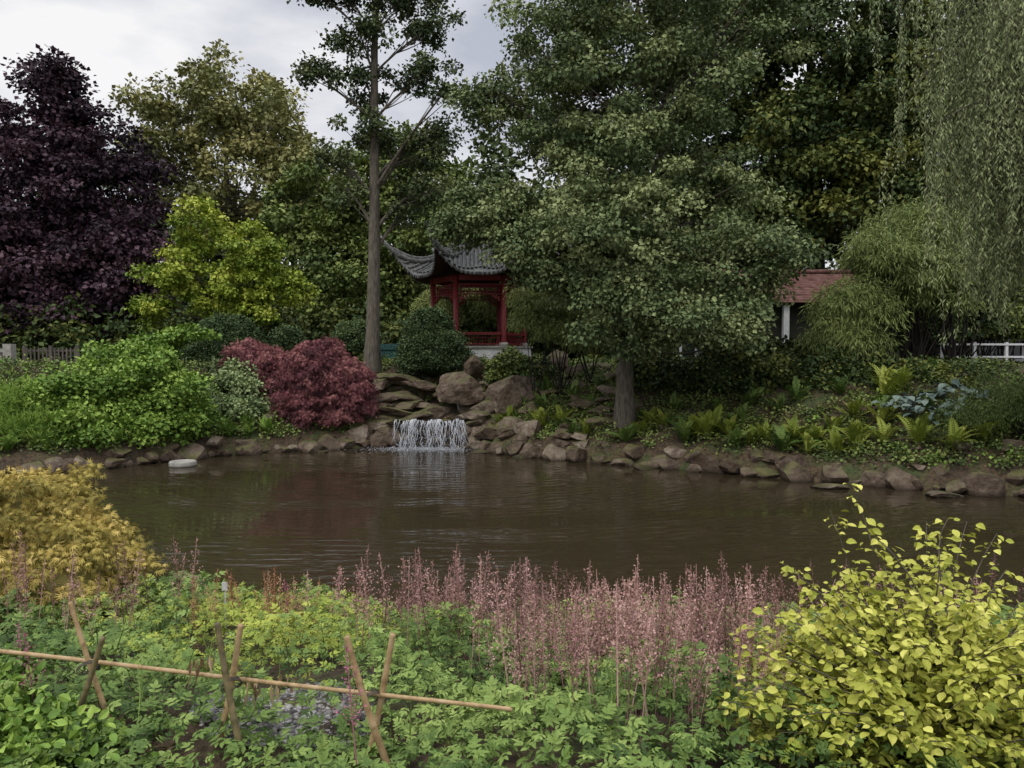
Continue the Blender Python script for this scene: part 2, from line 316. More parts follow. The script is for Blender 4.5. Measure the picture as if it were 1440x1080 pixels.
# ------------------------------------------------------------------ trees
tree('copper_beech_tree',(-23,40,2.5),(-23.6,40,18.5),.45,[(-23.6,40,16.3,1.7,1.8,2.6,30),(-25.8,40,13.4,3.4,3.2,2.9,50),(-21.4,40,12.2,3,3,3.2,46),(-25,39,8,5.5,3.6,4.2,90),(-20,39,7.6,2.7,3,4,54),(-28.5,40,10.5,3.5,3,4,44),(-23,38,4.6,4.5,2.4,2.2,50)],.8,230,.24,LEAFW,F_beech,M_barkdark,flat=.5,cv=.8)
tree('chestnut_tree',(-18,48,2.5),(-18.3,48,20),.4,[(-19,48,18.8,3.4,3,3,50),(-15.3,48,17.6,2.6,3,3.2,42),(-22.2,48,16.4,2.8,3,3.2,38),(-18,48,13,4.8,3.6,3.6,76),(-13.2,47,13.5,2.4,2.6,3,32)],.75,130,.27,LEAFW,F_light,flat=.65,cv=.7)
tree('golden_green_tree',(-12.8,33,2.5),(-12.6,33,8.4),.16,[(-13.6,33,8.7,1.3,1.5,1.0,18),(-14.7,33,6.9,1.2,1.6,1.4,24),(-11.5,33,7.6,1.7,1.6,1.1,28),(-12.6,32.4,6.,2.6,1.6,1.2,32),(-10.1,33,6.,1.3,1.4,.8,14),(-15.2,32.8,5.1,.9,1.2,.7,10),(-10.8,32.6,4.9,1.5,1.2,.5,10)],.42,150,.16,LEAFW,F_yg,flat=.5,droop=.35,cv=.9)
tree('alder_tree',(-8.5,42,2.5),(-8,42,14),.3,[(-11,42,10.5,3,3,2.8,54),(-6.2,43,13,3.4,3,3.0,50),(-3.8,42,8.5,3,3,4,64),(-9,41,6.6,4,3,3,66),(-8.5,43,10,3.5,3,3.5,44),(-2,44,10.5,2.4,2.4,2.4,34)],.75,180,.24,LEAFW,F_midg,flat=.55,cv=.8)
tb=[]
for x,z,rx,rz,n in [(-5,17.9,1.9,1.2,26),(-4.1,16.2,1.7,.8,22),(-6.3,16.3,1.2,.6,12),(-7.3,16.1,.7,.4,7),(-3.3,15.0,1.2,.6,13),(-5.6,14.7,1.3,.6,14),(-7.2,13.3,.9,.5,10),(-5.4,13.1,1.1,.7,12),(-3.4,13.3,1.3,.5,13),(-2.4,12.4,.6,.4,5),(-5.3,11.4,1.1,.9,13),(-3.9,10.6,1.2,.8,12),(-2.7,11.1,.9,.6,10),(-6.7,10.4,.9,.5,7),(-3.2,9.2,1.2,.6,10),(-6.2,9.2,.8,.4,5),(-4.3,8.3,.9,.4,5)]:
    tb.append((x+rng.normal()*.1,28+rng.normal()*.5,z,rx,rx*.8,rz,n,.0 if z>12.5 else .2))
tree('slender_tall_tree',(-5.2,28,2.4),(-4.9,28.2,18.5),.27,tb,.34,115,.135,LEAFW,F_tall,flat=.75,wig=.12,every=1,br=.025,taper=.75,cv=.7)
tree('oak_tree',(15.3,38,2.5),(15,38,22),.5,[(14,38,20,4.6,4,4,80),(18,38,15,4.5,4,4.5,90,.08),(12.3,38,12.5,3.6,3.6,4,76),(11.5,36.5,8.6,3.4,2.6,2.6,50),(18.5,36.5,9,3.4,3,3.2,50),(21,38,19,4,4,4.5,60,.05),(15.5,36,11.5,3,2.4,2.5,36,.2),(9.5,38,18,3.5,3.4,4,60)],.85,200,.25,LEAFW,F_dark,M_barkdark,flat=.5,cv=.8)
tree('oak_tree',(26,36,2.5),(26,36,18),.4,[(25,36,16,4,4,5,60),(28,36,10,4,4,4,50),(23,36,8,3,3,4,50)],.95,160,.25,LEAFW,F_dark,M_barkdark,flat=.5)
tree('hawthorn_tree',(3.3,22,.9),(3.6,22.6,14),.27,[(3.2,23,13.8,3.0,2.6,2.4,72),(1.3,23,11.2,2.1,2.2,2.2,54),(5.3,23,11.4,2.2,2.3,2.5,58),(3.3,23.4,11,1.8,1.5,2,34),(-.5,23,10.8,1.0,1.1,.9,14),(3,22.4,8.8,3.0,2.4,1.8,66),(6.,22.6,7.7,1.8,2,1.1,32),(-.4,22.4,7.2,1.6,1.6,.9,34),(-1.5,22.2,6.9,.8,.9,.6,12),(2.6,21,6.6,2.6,2.2,1.4,58,.06),(.4,21.6,6.,1.1,1.1,.6,14),(5.9,21.6,5.6,2.3,2,1.2,50,.05),(1.5,21.2,5.2,1.2,1.3,.6,16),(4.6,20.6,4.1,2.1,1.6,1.0,46,.05),(3.1,20.3,4.5,1.4,1.3,1.1,28),(7.3,21.8,6.2,1.1,1.2,.8,15),(6.3,22,4.2,1.2,1,.8,18,-.1),(7.6,23,13,1.3,1.3,1.6,16)],.5,250,.115,LEAFW,F_mid,flat=.46,droop=.35,br=.04,cv=.8)

A=Acc()
for x,y,z,rx,ry,rz,n in [(-36,55,9,8,4,8,60),(-26,56,10,8,4,7,60),(-14,56,9,8,4,6,60),(-3,56,10,7,4,8,60),(6,52,12,7,4,10,80),(16,54,12,8,4,12,80),(28,52,13,8,4,13,80),(40,52,12,8,4,12,60),(-30,46,5.5,7,3,4,60),(-18,46,5,8,2,3.6,70),(-6,47,5,7,2,4,60),(3,40,6,6,3,5,80),(8,37,5,4,2,4,50)]:
    leafcloud(A,ell(x,y,z,rx,ry,rz,n*1.1,.3),1.4,110,.5,LEAFW,.6)
A.obj('distant_trees',F_back)
A=Acc()
for x in np.arange(-32,30,1.6):
    y=36.5+rng.normal()*.8
    if x>6: y=39
    C=ell(x,y,3.8,1.3,1,1.9,12,.3); leafcloud(A,C,.65,100,.25,LEAFW,.6)
A.obj('understorey_shrubs',F_dark)

# weeping willow
e=empty('weeping_willow_tree',(12.5,14.8,1.)); o=np.array(e.location); W=Acc(); Fo=Acc()
W.tube(np.array([(0,0,-.6),(-.1,0,3),(-.3,-.1,6),(-.5,0,9.5),(-.6,0,12)])*1.,[.5,.38,.32,.22,.08],10)
tips=[]
for i in range(64):
    a=rng.uniform(math.pi*.55,math.pi*1.5); L=rng.uniform(1.5,5.0); z1=rng.uniform(5.0,10.6)
    st=arr(-.35,0,rng.uniform(4.5,9.5)); en=arr(math.cos(a)*L-.3,math.sin(a)*L*.6,z1)
    s=np.linspace(0,1,9)[:,None]; md=(st+en)/2+arr(0,0,1.6); p=(1-s)**2*st+2*s*(1-s)*md+s*s*en
    W.tube(p,.06*(1-.85*s[:,0]),5)
    tips+= [p[j]+rng.normal(size=3)*arr(.15,.15,.1) for j in range(3,9) for _ in range(4)]
for tpnt in tips:
    X0=tpnt[0]
    zb=rng.uniform(1.3,3.4) if X0<-3.5 else rng.uniform(2.2,4.2)
    if X0<-4.7: zb+=1.2
    L=min(rng.uniform(1.5,4.6),tpnt[2]-zb)
    if L<.6: continue
    s=np.linspace(0,1,10)[:,None]; dr=rng.normal(size=2)*.22
    p=tpnt+np.concatenate([dr[0]*np.sin(s*1.5)+.05*np.sin(s*6+rng.uniform(0,6)),dr[1]*np.sin(s*1.5),-L*s],1)
    W.tube(p,.006*(1-.5*s[:,0]),3)
    n=int(L*42); t=rng.random(n); P=np.stack([np.interp(t,s[:,0],p[:,k]) for k in range(3)],1)+rng.normal(size=(n,3))*.04
    d=rand_dirs(n)*arr(.7,.7,.4)+arr(0,0,-.9)
    Fo.inst(NARROW,P,frames(d,rand_dirs(n)+arr(0,-.4,.1)),np.stack([np.full(n,.19),rng.uniform(.07,.14,n),np.full(n,.12)],1),np.clip(.2+.6*rng.random()+.4*(rng.random(n)-.4),0,1))
W.obj('trunk_and_branches',M_bark,True,e); Fo.obj('hanging_foliage',F_willow,False,e)

# ------------------------------------------------------------------ shrubs, far side
shrub('bamboo_clump',[(11.2,23,5.6),(10.4,22.8,4.2),(12.4,23,4.9),(9.9,22.6,3.4),(13.4,23,5.6),(12,23.2,6.7)],[(1.1,1.2,1.5),(1.1,1.1,1.0),(1.5,1.4,1.8),(1.2,1,.8),(1.4,1.2,1.6),(1,1,1)],84,.42,160,.2,NARROW,F_bamb,droop=.7,up=.4,inner=.2)
shrub('bamboo_clump',[(1.6,25,4),(2.6,25,3.5),(.75,25.2,4.2)],[(1.1,.9,1.4),(1,.8,1.),(.75,.7,1.2)],44,.34,170,.2,NARROW,F_bamb,droop=.7,up=.4,inner=.2,tone=.1)
shrub('bamboo_clump',[(-.4,36.6,4.8),(-3.4,36.6,5)],[(1.6,.9,2.2),(1.5,.9,2.4)],44,.5,180,.26,NARROW,F_bamb,droop=.6,up=.4,inner=.2,tone=.15)
shrub('holly_shrub',[(14.3,26,4.2),(15.8,26.5,4.2),(12.6,26.5,3.6)],[(1.5,1.2,2.2),(1.1,1.2,2.4),(1.2,1,1.6)],90,.42,160,.14,LEAFW,F_dark,inner=.3)
shrub('holly_shrub',[(18.3,29.4,5),(20.3,29.4,5.1),(17,29,4.4),(19.3,29.3,4.)],[(1.4,.6,1.3),(1.4,.6,1.4),(1.,.6,1.4),(1.6,.4,.5)],70,.42,150,.16,LEAFW,F_midg,inner=.3,cv=.8)
shrub('laurel_shrub',[(6.6,23,2.2),(5.4,23.6,2.0),(8.,22.6,2.1),(9.4,22,2.1),(11,21.6,2.1),(4.4,24,2.2),(12.6,21,2.0),(7.4,24.4,2.9),(9.2,24,2.9)],[(1.2,.9,1.),(.9,.8,.9),(1.1,.9,.95),(1.1,.9,.9),(1.4,.9,.9),(.9,.8,.8),(1.3,.9,.7),(1.4,.8,.7),(1.3,.8,.5)],56,.36,140,.12,LEAFW,F_dark,inner=.3,cv=.8)
shrub('weeping_evergreen_shrub',[(11.9,17.5,1.8),(11.2,17.9,1.5),(12.8,17.4,1.8)],[(1.1,.9,.8),(.9,.8,.6),(1,.8,.9)],60,.33,170,.1,NARROW,F_midg,droop=.6,inner=.3,tone=-.15)
shrub('ivy_mound',[(.1,27,2.55),(-.5,27.2,2.45),(.8,26.6,2.3),(-.2,26.6,2.2)],[(.7,.7,.5),(.5,.5,.4),(.8,.6,.5),(.6,.4,.5)],40,.22,160,.1,LEAFW,F_dark,inner=.3,tone=.1,rough=.4)
shrub('rhododendron_shrub',[(-11.2,22.6,1.7),(-12.6,21.8,1.5),(-10.2,22.6,1.3),(-11.4,23.5,2.3),(-14,22,1.3),(-10.7,21.4,.8),(-12,20.4,.8),(-9.7,22.4,.8)],[(1.5,1.2,1.1),(1.3,1.2,1.1),(1.0,1,.8),(1.1,1,.9),(1.4,1.2,.9),(.9,.7,.6),(1,.7,.65),(.6,.6,.55)],84,.36,150,.125,LEAFW,F_green,inner=.35,droop=.1,cv=.9,rough=.45,lo=-.6)
shrub('spreading_green_shrub',[(-11.6,25,3.2),(-10.9,25,3.7),(-12.8,25,3.1)],[(1,.8,.5),(.8,.7,.25),(.7,.6,.4)],22,.28,130,.14,LEAFW,F_green,flat=.35,inner=.3,tone=.05)
shrub('grassy_shrub',[(-14.2,20.6,1.1),(-13,20.0,.8)],[(1.3,.9,.95),(1,.7,.7)],60,.4,170,.18,NARROW,F_green,inner=.3,up=.2,droop=-.5,tone=.2,cv=.8)
shrub('pale_green_shrub',[(-9.2,25.4,1.8),(-9.6,27,2.3),(-8.8,24.4,1.2),(-9.8,24.,1.3)],[(1.,.8,.7),(.9,.8,.6),(.8,.6,.5),(.8,.6,.5)],40,.3,150,.11,LEAFW,F_palm,inner=.3,cv=.8,rough=.35)
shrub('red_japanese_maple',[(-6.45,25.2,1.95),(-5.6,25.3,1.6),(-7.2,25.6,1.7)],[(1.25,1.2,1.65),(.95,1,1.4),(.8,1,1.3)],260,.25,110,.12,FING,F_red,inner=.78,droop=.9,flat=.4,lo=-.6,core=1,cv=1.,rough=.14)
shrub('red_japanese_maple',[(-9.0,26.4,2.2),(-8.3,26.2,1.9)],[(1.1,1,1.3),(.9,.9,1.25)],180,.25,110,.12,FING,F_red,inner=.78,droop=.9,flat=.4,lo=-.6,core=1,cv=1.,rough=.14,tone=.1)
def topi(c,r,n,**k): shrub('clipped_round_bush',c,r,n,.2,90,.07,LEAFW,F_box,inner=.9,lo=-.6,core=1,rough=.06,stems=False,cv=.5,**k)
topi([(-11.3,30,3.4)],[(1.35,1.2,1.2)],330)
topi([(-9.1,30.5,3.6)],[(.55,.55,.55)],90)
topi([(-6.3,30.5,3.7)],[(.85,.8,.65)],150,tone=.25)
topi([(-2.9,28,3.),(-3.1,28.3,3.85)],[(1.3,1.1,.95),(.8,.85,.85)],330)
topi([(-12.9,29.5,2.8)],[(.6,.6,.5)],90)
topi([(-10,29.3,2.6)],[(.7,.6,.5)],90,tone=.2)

def ferns(name,pts,size,mat=F_fern,nf=18):
    A=Acc()
    for x,y in pts:
        z=float(gz(x,y)); n=int(nf*rng.uniform(.8,1.4)); a=np.linspace(0,2*math.pi,n,endpoint=False)+rng.normal(size=n)*.2
        el=rng.uniform(.1,1.15,n)
        d=np.stack([np.cos(a)*np.cos(el),np.sin(a)*np.cos(el),np.sin(el)],1); nn=np.stack([-np.cos(a)*np.sin(el),-np.sin(a)*np.sin(el),np.cos(el)],1)+rng.normal(size=(n,3))*.15
        S=size*rng.uniform(.6,1.3,n)*rng.uniform(.75,1.2)
        A.inst(FROND,np.tile([x,y,z],(n,1))+rng.normal(size=(n,3))*.03,frames(d,nn),S,np.clip(.45+.28*rng.normal(size=n),0,1))
    A.obj(name,mat)
ferns('shuttlecock_ferns',[(3.7,21.4),(4.3,21.3),(4.0,21.7),(5.3,20.3),(5.8,20.1),(5.0,20.5),(5.5,20.7),(7.2,19.2),(7.7,18.9),(8.2,19.3),(8.6,18.7),(8.9,19.6),(9.3,18.9),(9.9,19.9),(10.4,20.2),(10.1,20.5),(9.7,17.9),(10.9,17.4),(-.4,24.),(.9,23.3),(1.5,23.1),(11.6,17.6),(-.1,24.6),(7.9,18.3),(6.6,19.6),(8.4,18.3),(9,18.2),(6.2,19.5),(7.3,18.5),(10.2,17.3),(2.2,22.2)],.62)
ferns('dark_ferns',[(1.2,25.4),(2.0,24.2),(7.4,20.9),(8,21.2),(-5.0,28),(-4.6,27.4),(-5.6,27.8),(-13.6,20.6),(-14.5,20.5),(6.8,21.5),(5.9,21.8),(4.8,22.2),(9,20.7),(2.4,23.4),(-.8,25.8),(6.3,20.6),(10.6,19.2),(9.6,19.2),(1.0,24.4),(.4,24.9),(-5.6,26.8),(2.9,24.6),(3.2,21.2),(4.7,20.4),(1.8,22.4),(6.8,18.9),(5.8,19.5)],.6,F_dfern)
wp=[(-8.2,23.4),(-8.7,23.1),(-7.7,23.7),(-9,23.5),(-9.4,22.6),(-9.9,21.9),(-8.4,23.8),(-12.9,19.2),(-13.4,18.9),(-10.3,21.1),(-10.8,20.6),(-11.4,20.1),(-12.2,19.6),(-9.5,22.2)]
ferns('waterside_plants',wp,.5,F_green,22)
A=Acc(); HL=leafN(.38,.1,.2)
for x,y in [(10.2,18.6),(10.9,18.4),(11.7,18.7),(10.7,19.2),(12.4,18.2),(11.3,19.4),(9.8,19.1)]:
    n=44; a=rng.uniform(0,6.28,n); r=rng.uniform(.05,.5,n); z=float(gz(x,y))
    P=np.stack([x+np.cos(a)*r,y+np.sin(a)*r,z+.5-.6*r+rng.normal(size=n)*.07],1)
    A.inst(HL,P,frames(np.stack([np.cos(a),np.sin(a),-.3+0*a],1)+rng.normal(size=(n,3))*.2,np.stack([np.cos(a)*.4,np.sin(a)*.4,1+0*a],1)+rng.normal(size=(n,3))*.25),rng.uniform(.13,.28,n),rng.random(n))
A.obj('blue_hosta',F_hosta)
def cover(name,n,mat,thr,o_,size,tone=0,dmin=.45):
    A=Acc(); x=rng.uniform(-16,14,n); y=rng.uniform(15.5,32,n); d=sdf(x,y)
    pnz=np.sin(x*1.1+o_)*np.cos(y*1.3+o_*2)+.5*np.sin(x*3.1+y*2.3+o_)
    k=(d>dmin)&(pnz>thr)&~((x>-4.6)&(x<-.9)&(y<27.3))&~((x>-.9)&(x<5)&(d<1.3)&(pnz<thr+.5))
    x=x[k];y=y[k]; leafcloud(A,np.stack([x,y,gz(x,y)+rng.uniform(.0,.18,len(x))],1),.26,42,size,LEAFW,.45,1.2,.1,tone=tone)
    A.obj(name,mat)
cover('ground_cover_plants',3000,F_midg,-.7,0,.085)
cover('low_green_plants',1700,F_green,.0,2,.08,-.1)
cover('dark_ground_ivy',2200,F_dark,-.5,4,.08,.1)
# tufts overhanging the edge stones
A=Acc(); n=1500; x=rng.uniform(-13,13,n); y=rng.uniform(15.5,25,n); d=sdf(x,y); k=(d>.3)&(d<1.0)&(np.sin(x*2.3)+np.sin(x*5.1+1)*.6>-.1)&~((x>-4.2)&(x<-1.2)); x=x[k];y=y[k]
leafcloud(A,np.stack([x,y,gz(x,y)+.16],1),.17,34,.085,LEAFW,.7,.9,.5); A.obj('edge_overhang_plants',F_midg)
A=Acc(); n=260; x=rng.uniform(-5.5,3,n); y=rng.uniform(24,28,n); k=(sdf(x,y)>.5)&~((x>-4)&(x<-1.4)&(y<26.6)); x=x[k];y=y[k]
leafcloud(A,np.stack([x,y,gz(x,y)+.2],1),.16,40,.07,LEAFW,.6,1.1,.1); A.obj('rockery_plants',F_midg)
A=Acc(); n=10000; x=rng.uniform(-8,13,n); y=rng.uniform(16,27,n); d=sdf(x,y); k=(d>.3)&(d<4); x=x[k];y=y[k];n=len(x)
A.inst(LEAFW,np.stack([x,y,gz(x,y)+.015],1),frames(rand_dirs(n)*arr(1,1,.15),rand_dirs(n)*.3+arr(0,0,1)),rng.uniform(.04,.09,n),rng.random(n))
A.obj('leaf_litter',F_dry)

# ------------------------------------------------------------------ rocks
def ico(sub=3):
    import bmesh
    bm=bmesh.new(); bmesh.ops.create_icosphere(bm,subdivisions=sub,radius=1); V=np.array([v.co[:] for v in bm.verts]); F=[[v.index for v in f.verts] for f in bm.faces]; bm.free(); return V,F
IV,IF=ico(3); IV4,IF4=ico(4)
def rockt(V0,cuts=11,seedn=0,amp=.1):
    V=V0.copy()
    for _ in range(cuts):
        n=rand_dirs(1)[0]; d=rng.uniform(.42,.8); V-=np.maximum(0,V@n-d)[:,None]*n
    off=rng.uniform(0,50,3)
    nz=np.array([noise.fractal(Vector(p*1.9+off),.8,2.,4) for p in V]); V=V*(1+amp*nz)[:,None]
    return V/np.abs(V).max(0)
ROCKS=[(rockt(IV,14),IF) for _ in range(14)]
def rotz(a): 
    c,s=np.cos(a),np.sin(a); z=a*0; o=z+1
    return np.stack([np.stack([c,-s,z],-1),np.stack([s,c,z],-1),np.stack([z,z,o],-1)],-2)
def put_rocks(A,P,S,spin=6.28):
    idx=rng.integers(0,14,len(P))
    for k in range(14):
        q=idx==k; m_=q.sum()
        if m_:
            R=rotz(rng.uniform(0,spin,m_)); tl=rng.normal(size=m_)*.13; c,s=np.cos(tl),np.sin(tl); z=tl*0
            T=np.stack([np.stack([c,z,s],-1),np.stack([z,z+1,z],-1),np.stack([-s,z,c],-1)],-2)
            A.inst(ROCKS[k],P[q],R@T,S[q],rng.random(m_))
A=Acc(); P=[];S=[]
far=pond[:16]
for i in range(len(far)-1):
    a,b=far[i],far[i+1]; L=np.linalg.norm(b-a); nrmv=arr(-(b-a)[1],(b-a)[0])/L
    t=0
    while t<L:
        w=rng.choice([rng.uniform(.12,.24),rng.uniform(.22,.4),rng.uniform(.35,.58)]); p=a+(b-a)*t/L
        wf=(-3.9<p[0]<-1.5)and p[1]>23.8
        if not wf:
            h=min(w*rng.uniform(.6,1.),.4)
            P.append([p[0]+nrmv[0]*rng.uniform(-.15,.25),p[1]+nrmv[1]*rng.uniform(-.15,.25),rng.uniform(.0,.12)]); S.append([w*rng.uniform(.8,1.25),w*.8,h])
            if rng.random()<.7:
                q=p+nrmv*rng.uniform(.35,.75); P.append([q[0],q[1],rng.uniform(.22,.42)]); w2=rng.uniform(.15,.42); S.append([w2*1.2,w2,w2*.65])
            if rng.random()<.35:
                q=p+nrmv*rng.uniform(.9,1.6); w2=rng.uniform(.12,.36); P.append([q[0],q[1],float(gz(q[0],q[1]))]); S.append([w2*1.2,w2,w2*.6])
        t+=w*1.25
for x,y,w in [(7.3,17.2,.45),(9.3,16.0,.4),(-5.9,23.3,.25),(3.6,19.9,.35),(-.9,23.2,.3),(.2,22,.25)]: P.append([x,y,-.02]);S.append([w*1.3,w,.12])
put_rocks(A,np.array(P),np.array(S)); A.obj('pond_edge_rocks',M_rock,False)
A=Acc(); P=[];S=[]
for _ in range(260):
    x=rng.uniform(-5.3,3.8); y=rng.uniform(24.2,28.3) if x<-.5 else rng.uniform(22.0,27.5)
    d=float(sdf(x,y))
    if d<.25 or (-3.6<x<-1.5 and y<27.2) or (x>-.5 and rng.random()<.5): continue
    w=rng.uniform(.15,.5); P.append([x,y,float(gz(x,y))+.1]); S.append([w*1.25,w,w*rng.uniform(.4,.75)])
for x,y,z,w,h in [(-4.0,24.7,.25,.42,.4),(-4.2,25.2,.75,.7,.22),(-3.9,25.6,1.1,.65,.16),(-4.6,26,1.5,.7,.22),(-3.8,26.4,1.55,.65,.18),(-3.3,27,1.9,.7,.24),(-1.15,24.5,.3,.42,.42),(-1.1,25,.75,.55,.3),(-4.9,24.7,.4,.5,.35),(-3.1,26.4,1.25,.6,.16),(-2.3,27,1.6,.7,.25),(-5.1,25.4,1.,.5,.3),(-4.1,27.2,2.1,.7,.25),(-4.8,26.9,2.,.6,.25),(-4.4,25.7,1.25,.6,.14),(-3.6,26,1.3,.5,.14),(-.7,24.0,.5,.5,.35),(0,23.5,.5,.5,.35),(-3.2,25.4,.98,.45,.16),(-1.3,24.9,1.0,.5,.2),(-.9,25.5,1.2,.5,.3)]:
    P.append([x,y,z]);S.append([w*1.2,w,h])
put_rocks(A,np.array(P),np.array(S),.5); A.obj('rockery',M_rock,False)
for x,y,z,s in [(-1.75,26.2,1.75,(.9,.6,.7)),(.05,25.4,1.6,(.9,.65,.75)),(1.5,27,2.6,(.9,.6,.6)),(-2.6,25.9,1.05,(.7,.4,.34)),(-.6,27.2,2.1,(.5,.4,.5)),(-1.5,27.6,2.5,(.55,.5,.55))]:
    A=Acc(); A.add(rockt(IV4,14)*np.array(s),np.array(IF4).ravel(),[3]*len(IF4),np.full(len(IV4),.6)); ob=A.obj('boulder',M_rock,False); ob.location=(x,y,z); ob.rotation_euler[2]=rng.uniform(0,1)

# ------------------------------------------------------------------ waterfall
e=empty('waterfall',(-2.65,24.7,0)); o=np.array(e.location)
A=Acc(); A.add(rockt(IV4,8,amp=.05)*arr(1.5,.5,.4),np.array(IF4).ravel(),[3]*len(IF4),np.full(len(IV4),.0)); b1=A.obj('rock_face',M_rock,False,e); b1.location=(0,.42,.4)
A=Acc()
for i in range(6):
    A.inst(ROCKS[i],np.array([[-1.25+i*.5+rng.normal()*.06,.2+rng.normal()*.08,.8+rng.normal()*.035]]),rotz(arr(rng.normal()*.15)),np.array([[.36,.34,.085]]),arr(.1))
steps=[(-.85,.3,.34),(-.35,.48,.22),(.05,.2,.42),(.5,.42,.25),(.85,.3,.34),(-.5,.1,.4),(.5,.08,.4)]
for j,(x,z,w) in enumerate(steps): A.inst(ROCKS[j+5],np.array([[x,-.1,z]]),rotz(arr(.2)),np.array([[w,.26,.09]]),arr(.0))
A.obj('lip_slabs',M_rock,False,e)
A=Acc(); X,Y=np.meshgrid(np.linspace(-1.3,1.4,12),np.linspace(-.1,1.9,8)); A.grid(np.stack([X,Y,X*0+.875],-1)); A.obj('upper_pool',M_water,True,e)
A=Acc()
top_of=lambda x:.9+.03*math.sin(x*9)+.02*math.sin(x*23+1)
for i in range(300):
    x=rng.uniform(-1.12,1.1)
    if math.sin(x*8.5+.6)<-.55 and rng.random()<.8: continue      # dry gaps where the lip is proud
    s=np.linspace(0,1,9); tp_=top_of(x)
    z0=tp_ if rng.random()<.55 else rng.uniform(.1,.75); z1=max(0.,z0-rng.uniform(.08,.75))
    z=z0+(z1-z0)*s; tt=(tp_-z)/tp_; yy=-.2-.26*np.sqrt(np.clip(tt,0,1)); w=rng.uniform(.002,.011)*(1-.5*s)
    xx=x+.035*np.sin(s*5+rng.uniform(0,6))+(x*.12)*tt; j_=.05*rng.random()
    A.grid(np.stack([np.stack([xx-w,yy-j_,z],1),np.stack([xx+w,yy-j_,z],1)],1))
n=1500; x=rng.uniform(-1.15,1.15,n); hh=rng.random(n)**1.6*.8  # droplets and spray
A.inst(LEAFW,np.stack([x,-.3-.25*np.sqrt(1-hh/.85)*rng.uniform(.6,1.3,n),hh],1),frames(rand_dirs(n)+arr(0,0,-1),rand_dirs(n)),rng.uniform(.008,.03,n))
n=4600; x=rng.normal(size=n)*.9; yy=-.45-np.abs(rng.normal(size=n))*.45; zz=np.abs(rng.normal(size=n))*.03+.003
A.inst(LEAFW,np.stack([x,yy,zz],1),frames(rand_dirs(n)*arr(1,1,.15),rand_dirs(n)*.2+arr(0,0,1)),rng.uniform(.012,.05,n))
for i in range(50):
    x=.7+.6*rng.random(); s=np.linspace(0,1,5); z=1.32-.42*s; yy=1.65-.2*s; w=.009
    A.grid(np.stack([np.stack([x+s*.1-w,yy,z],1),np.stack([x+s*.1+w,yy,z],1)],1))
n=300; A.inst(LEAFW,np.stack([rng.uniform(.5,1.3,n),rng.uniform(1.1,1.6,n),np.full(n,.9)],1),frames(rand_dirs(n)*arr(1,1,.1),rand_dirs(n)*.2+arr(0,0,1)),rng.uniform(.02,.06,n))
A.obj('falling_water',M_fall,True,e)

A=Acc(); 
def lathe(A,prof,seg=28,c=(0,0,0)):
    a=np.linspace(0,2*math.pi,seg+1); pr=np.array(prof,float)
    G=np.stack([pr[:,0,None]*np.cos(a)+c[0],pr[:,0,None]*np.sin(a)+c[1],np.repeat(pr[:,1,None],seg+1,1)+c[2]],-1); A.grid(G)
lathe(A,[(.0,.08),(.12,.085),(.26,.08),(.28,.11),(.33,.11),(.35,.08),(.35,.02),(.36,-.02),(.3,-.04)])
ob=A.obj('round_pond_float',M_stone,True); ob.location=(-8.95,20.4,.03)

# ------------------------------------------------------------------ pavilion
e=empty('chinese_pavilion',(-1.45,33,3.1)); ROT=math.radians(4)
hexa=lambda R,k: arr(R*math.cos(k*math.pi/3+ROT),R*math.sin(k*math.pi/3+ROT))
def hexprism(A,R,z0,z1):
    V=[[*hexa(R,k),z0] for k in range(6)]+[[*hexa(R,k),z1] for k in range(6)]
    L=[];T=[]
    for k in range(6): L+=[k,(k+1)%6,6+(k+1)%6,6+k];T.append(4)
    L+=list(range(6,12));T.append(6); A.add(V,L,T)
A=Acc(); hexprism(A,2.3,-.9,.22); A.obj('plinth',M_white,False,e)
A=Acc(); hexprism(A,2.38,.225,.3); A.obj('plinth_coping',M_stone,False,e)
A=Acc()
CH=3.2
for k in range(6):
    p=hexa(1.98,k); A.tube([[p[0],p[1],z] for z in (.3,.5,CH)],.115,14,cap=True)
A.obj('columns',M_redwood,True,e)
A=Acc()
for k in range(6):
    p=hexa(1.98,k); lathe(A,[(.17,0),(.2,.06),(.17,.14),(.12,.15)],14,(p[0],p[1],.3))
A.obj('column_bases',M_stone,True,e)
A=Acc()
for k in range(6):
    p=hexa(1.98,k);q=hexa(1.98,k+1); mid=(p+q)/2; L=np.linalg.norm(q-p)/2-.12; an=math.atan2(*(q-p)[::-1])
    u=(q-p)/np.linalg.norm(q-p)
    A.box((*mid,CH-.08),(L,.06,.11),an); A.box((*mid,CH-.36),(L,.03,.025),an); A.box((*mid,CH-.75),(L,.03,.025),an)
    for s in np.linspace(-L+.08,L-.08,11): A.box((*(mid+u*s),CH-.555),(.014,.018,.165),an)
    for zz in (CH-.47,CH-.62): A.box((*mid,zz),(L-.02,.012,.012),an)
    for sg in (-1,1):
        for j in range(3): A.box((*(mid+u*sg*(L-.08-.12*j)),CH-.83-.09*(2-j)*.6),(.05,.02,.1-.025*j),an)
    if k!=1:
        A.box((*mid,.42+.42),(L,.05,.03),an); A.box((*mid,.38),(L,.03,.025),an); A.box((*mid,.66),(L,.025,.02),an)
        for s in np.linspace(-L+.06,L-.06,15): A.box((*(mid+u*s),.52),(.012,.015,.13),an)
        A.box((*(mid),.78),(L,.16,.02),an)
A.obj('beams_lattice_balustrade',M_redwood,False,e)
Rc=3.15; H=2.4; ZE=CH+.05
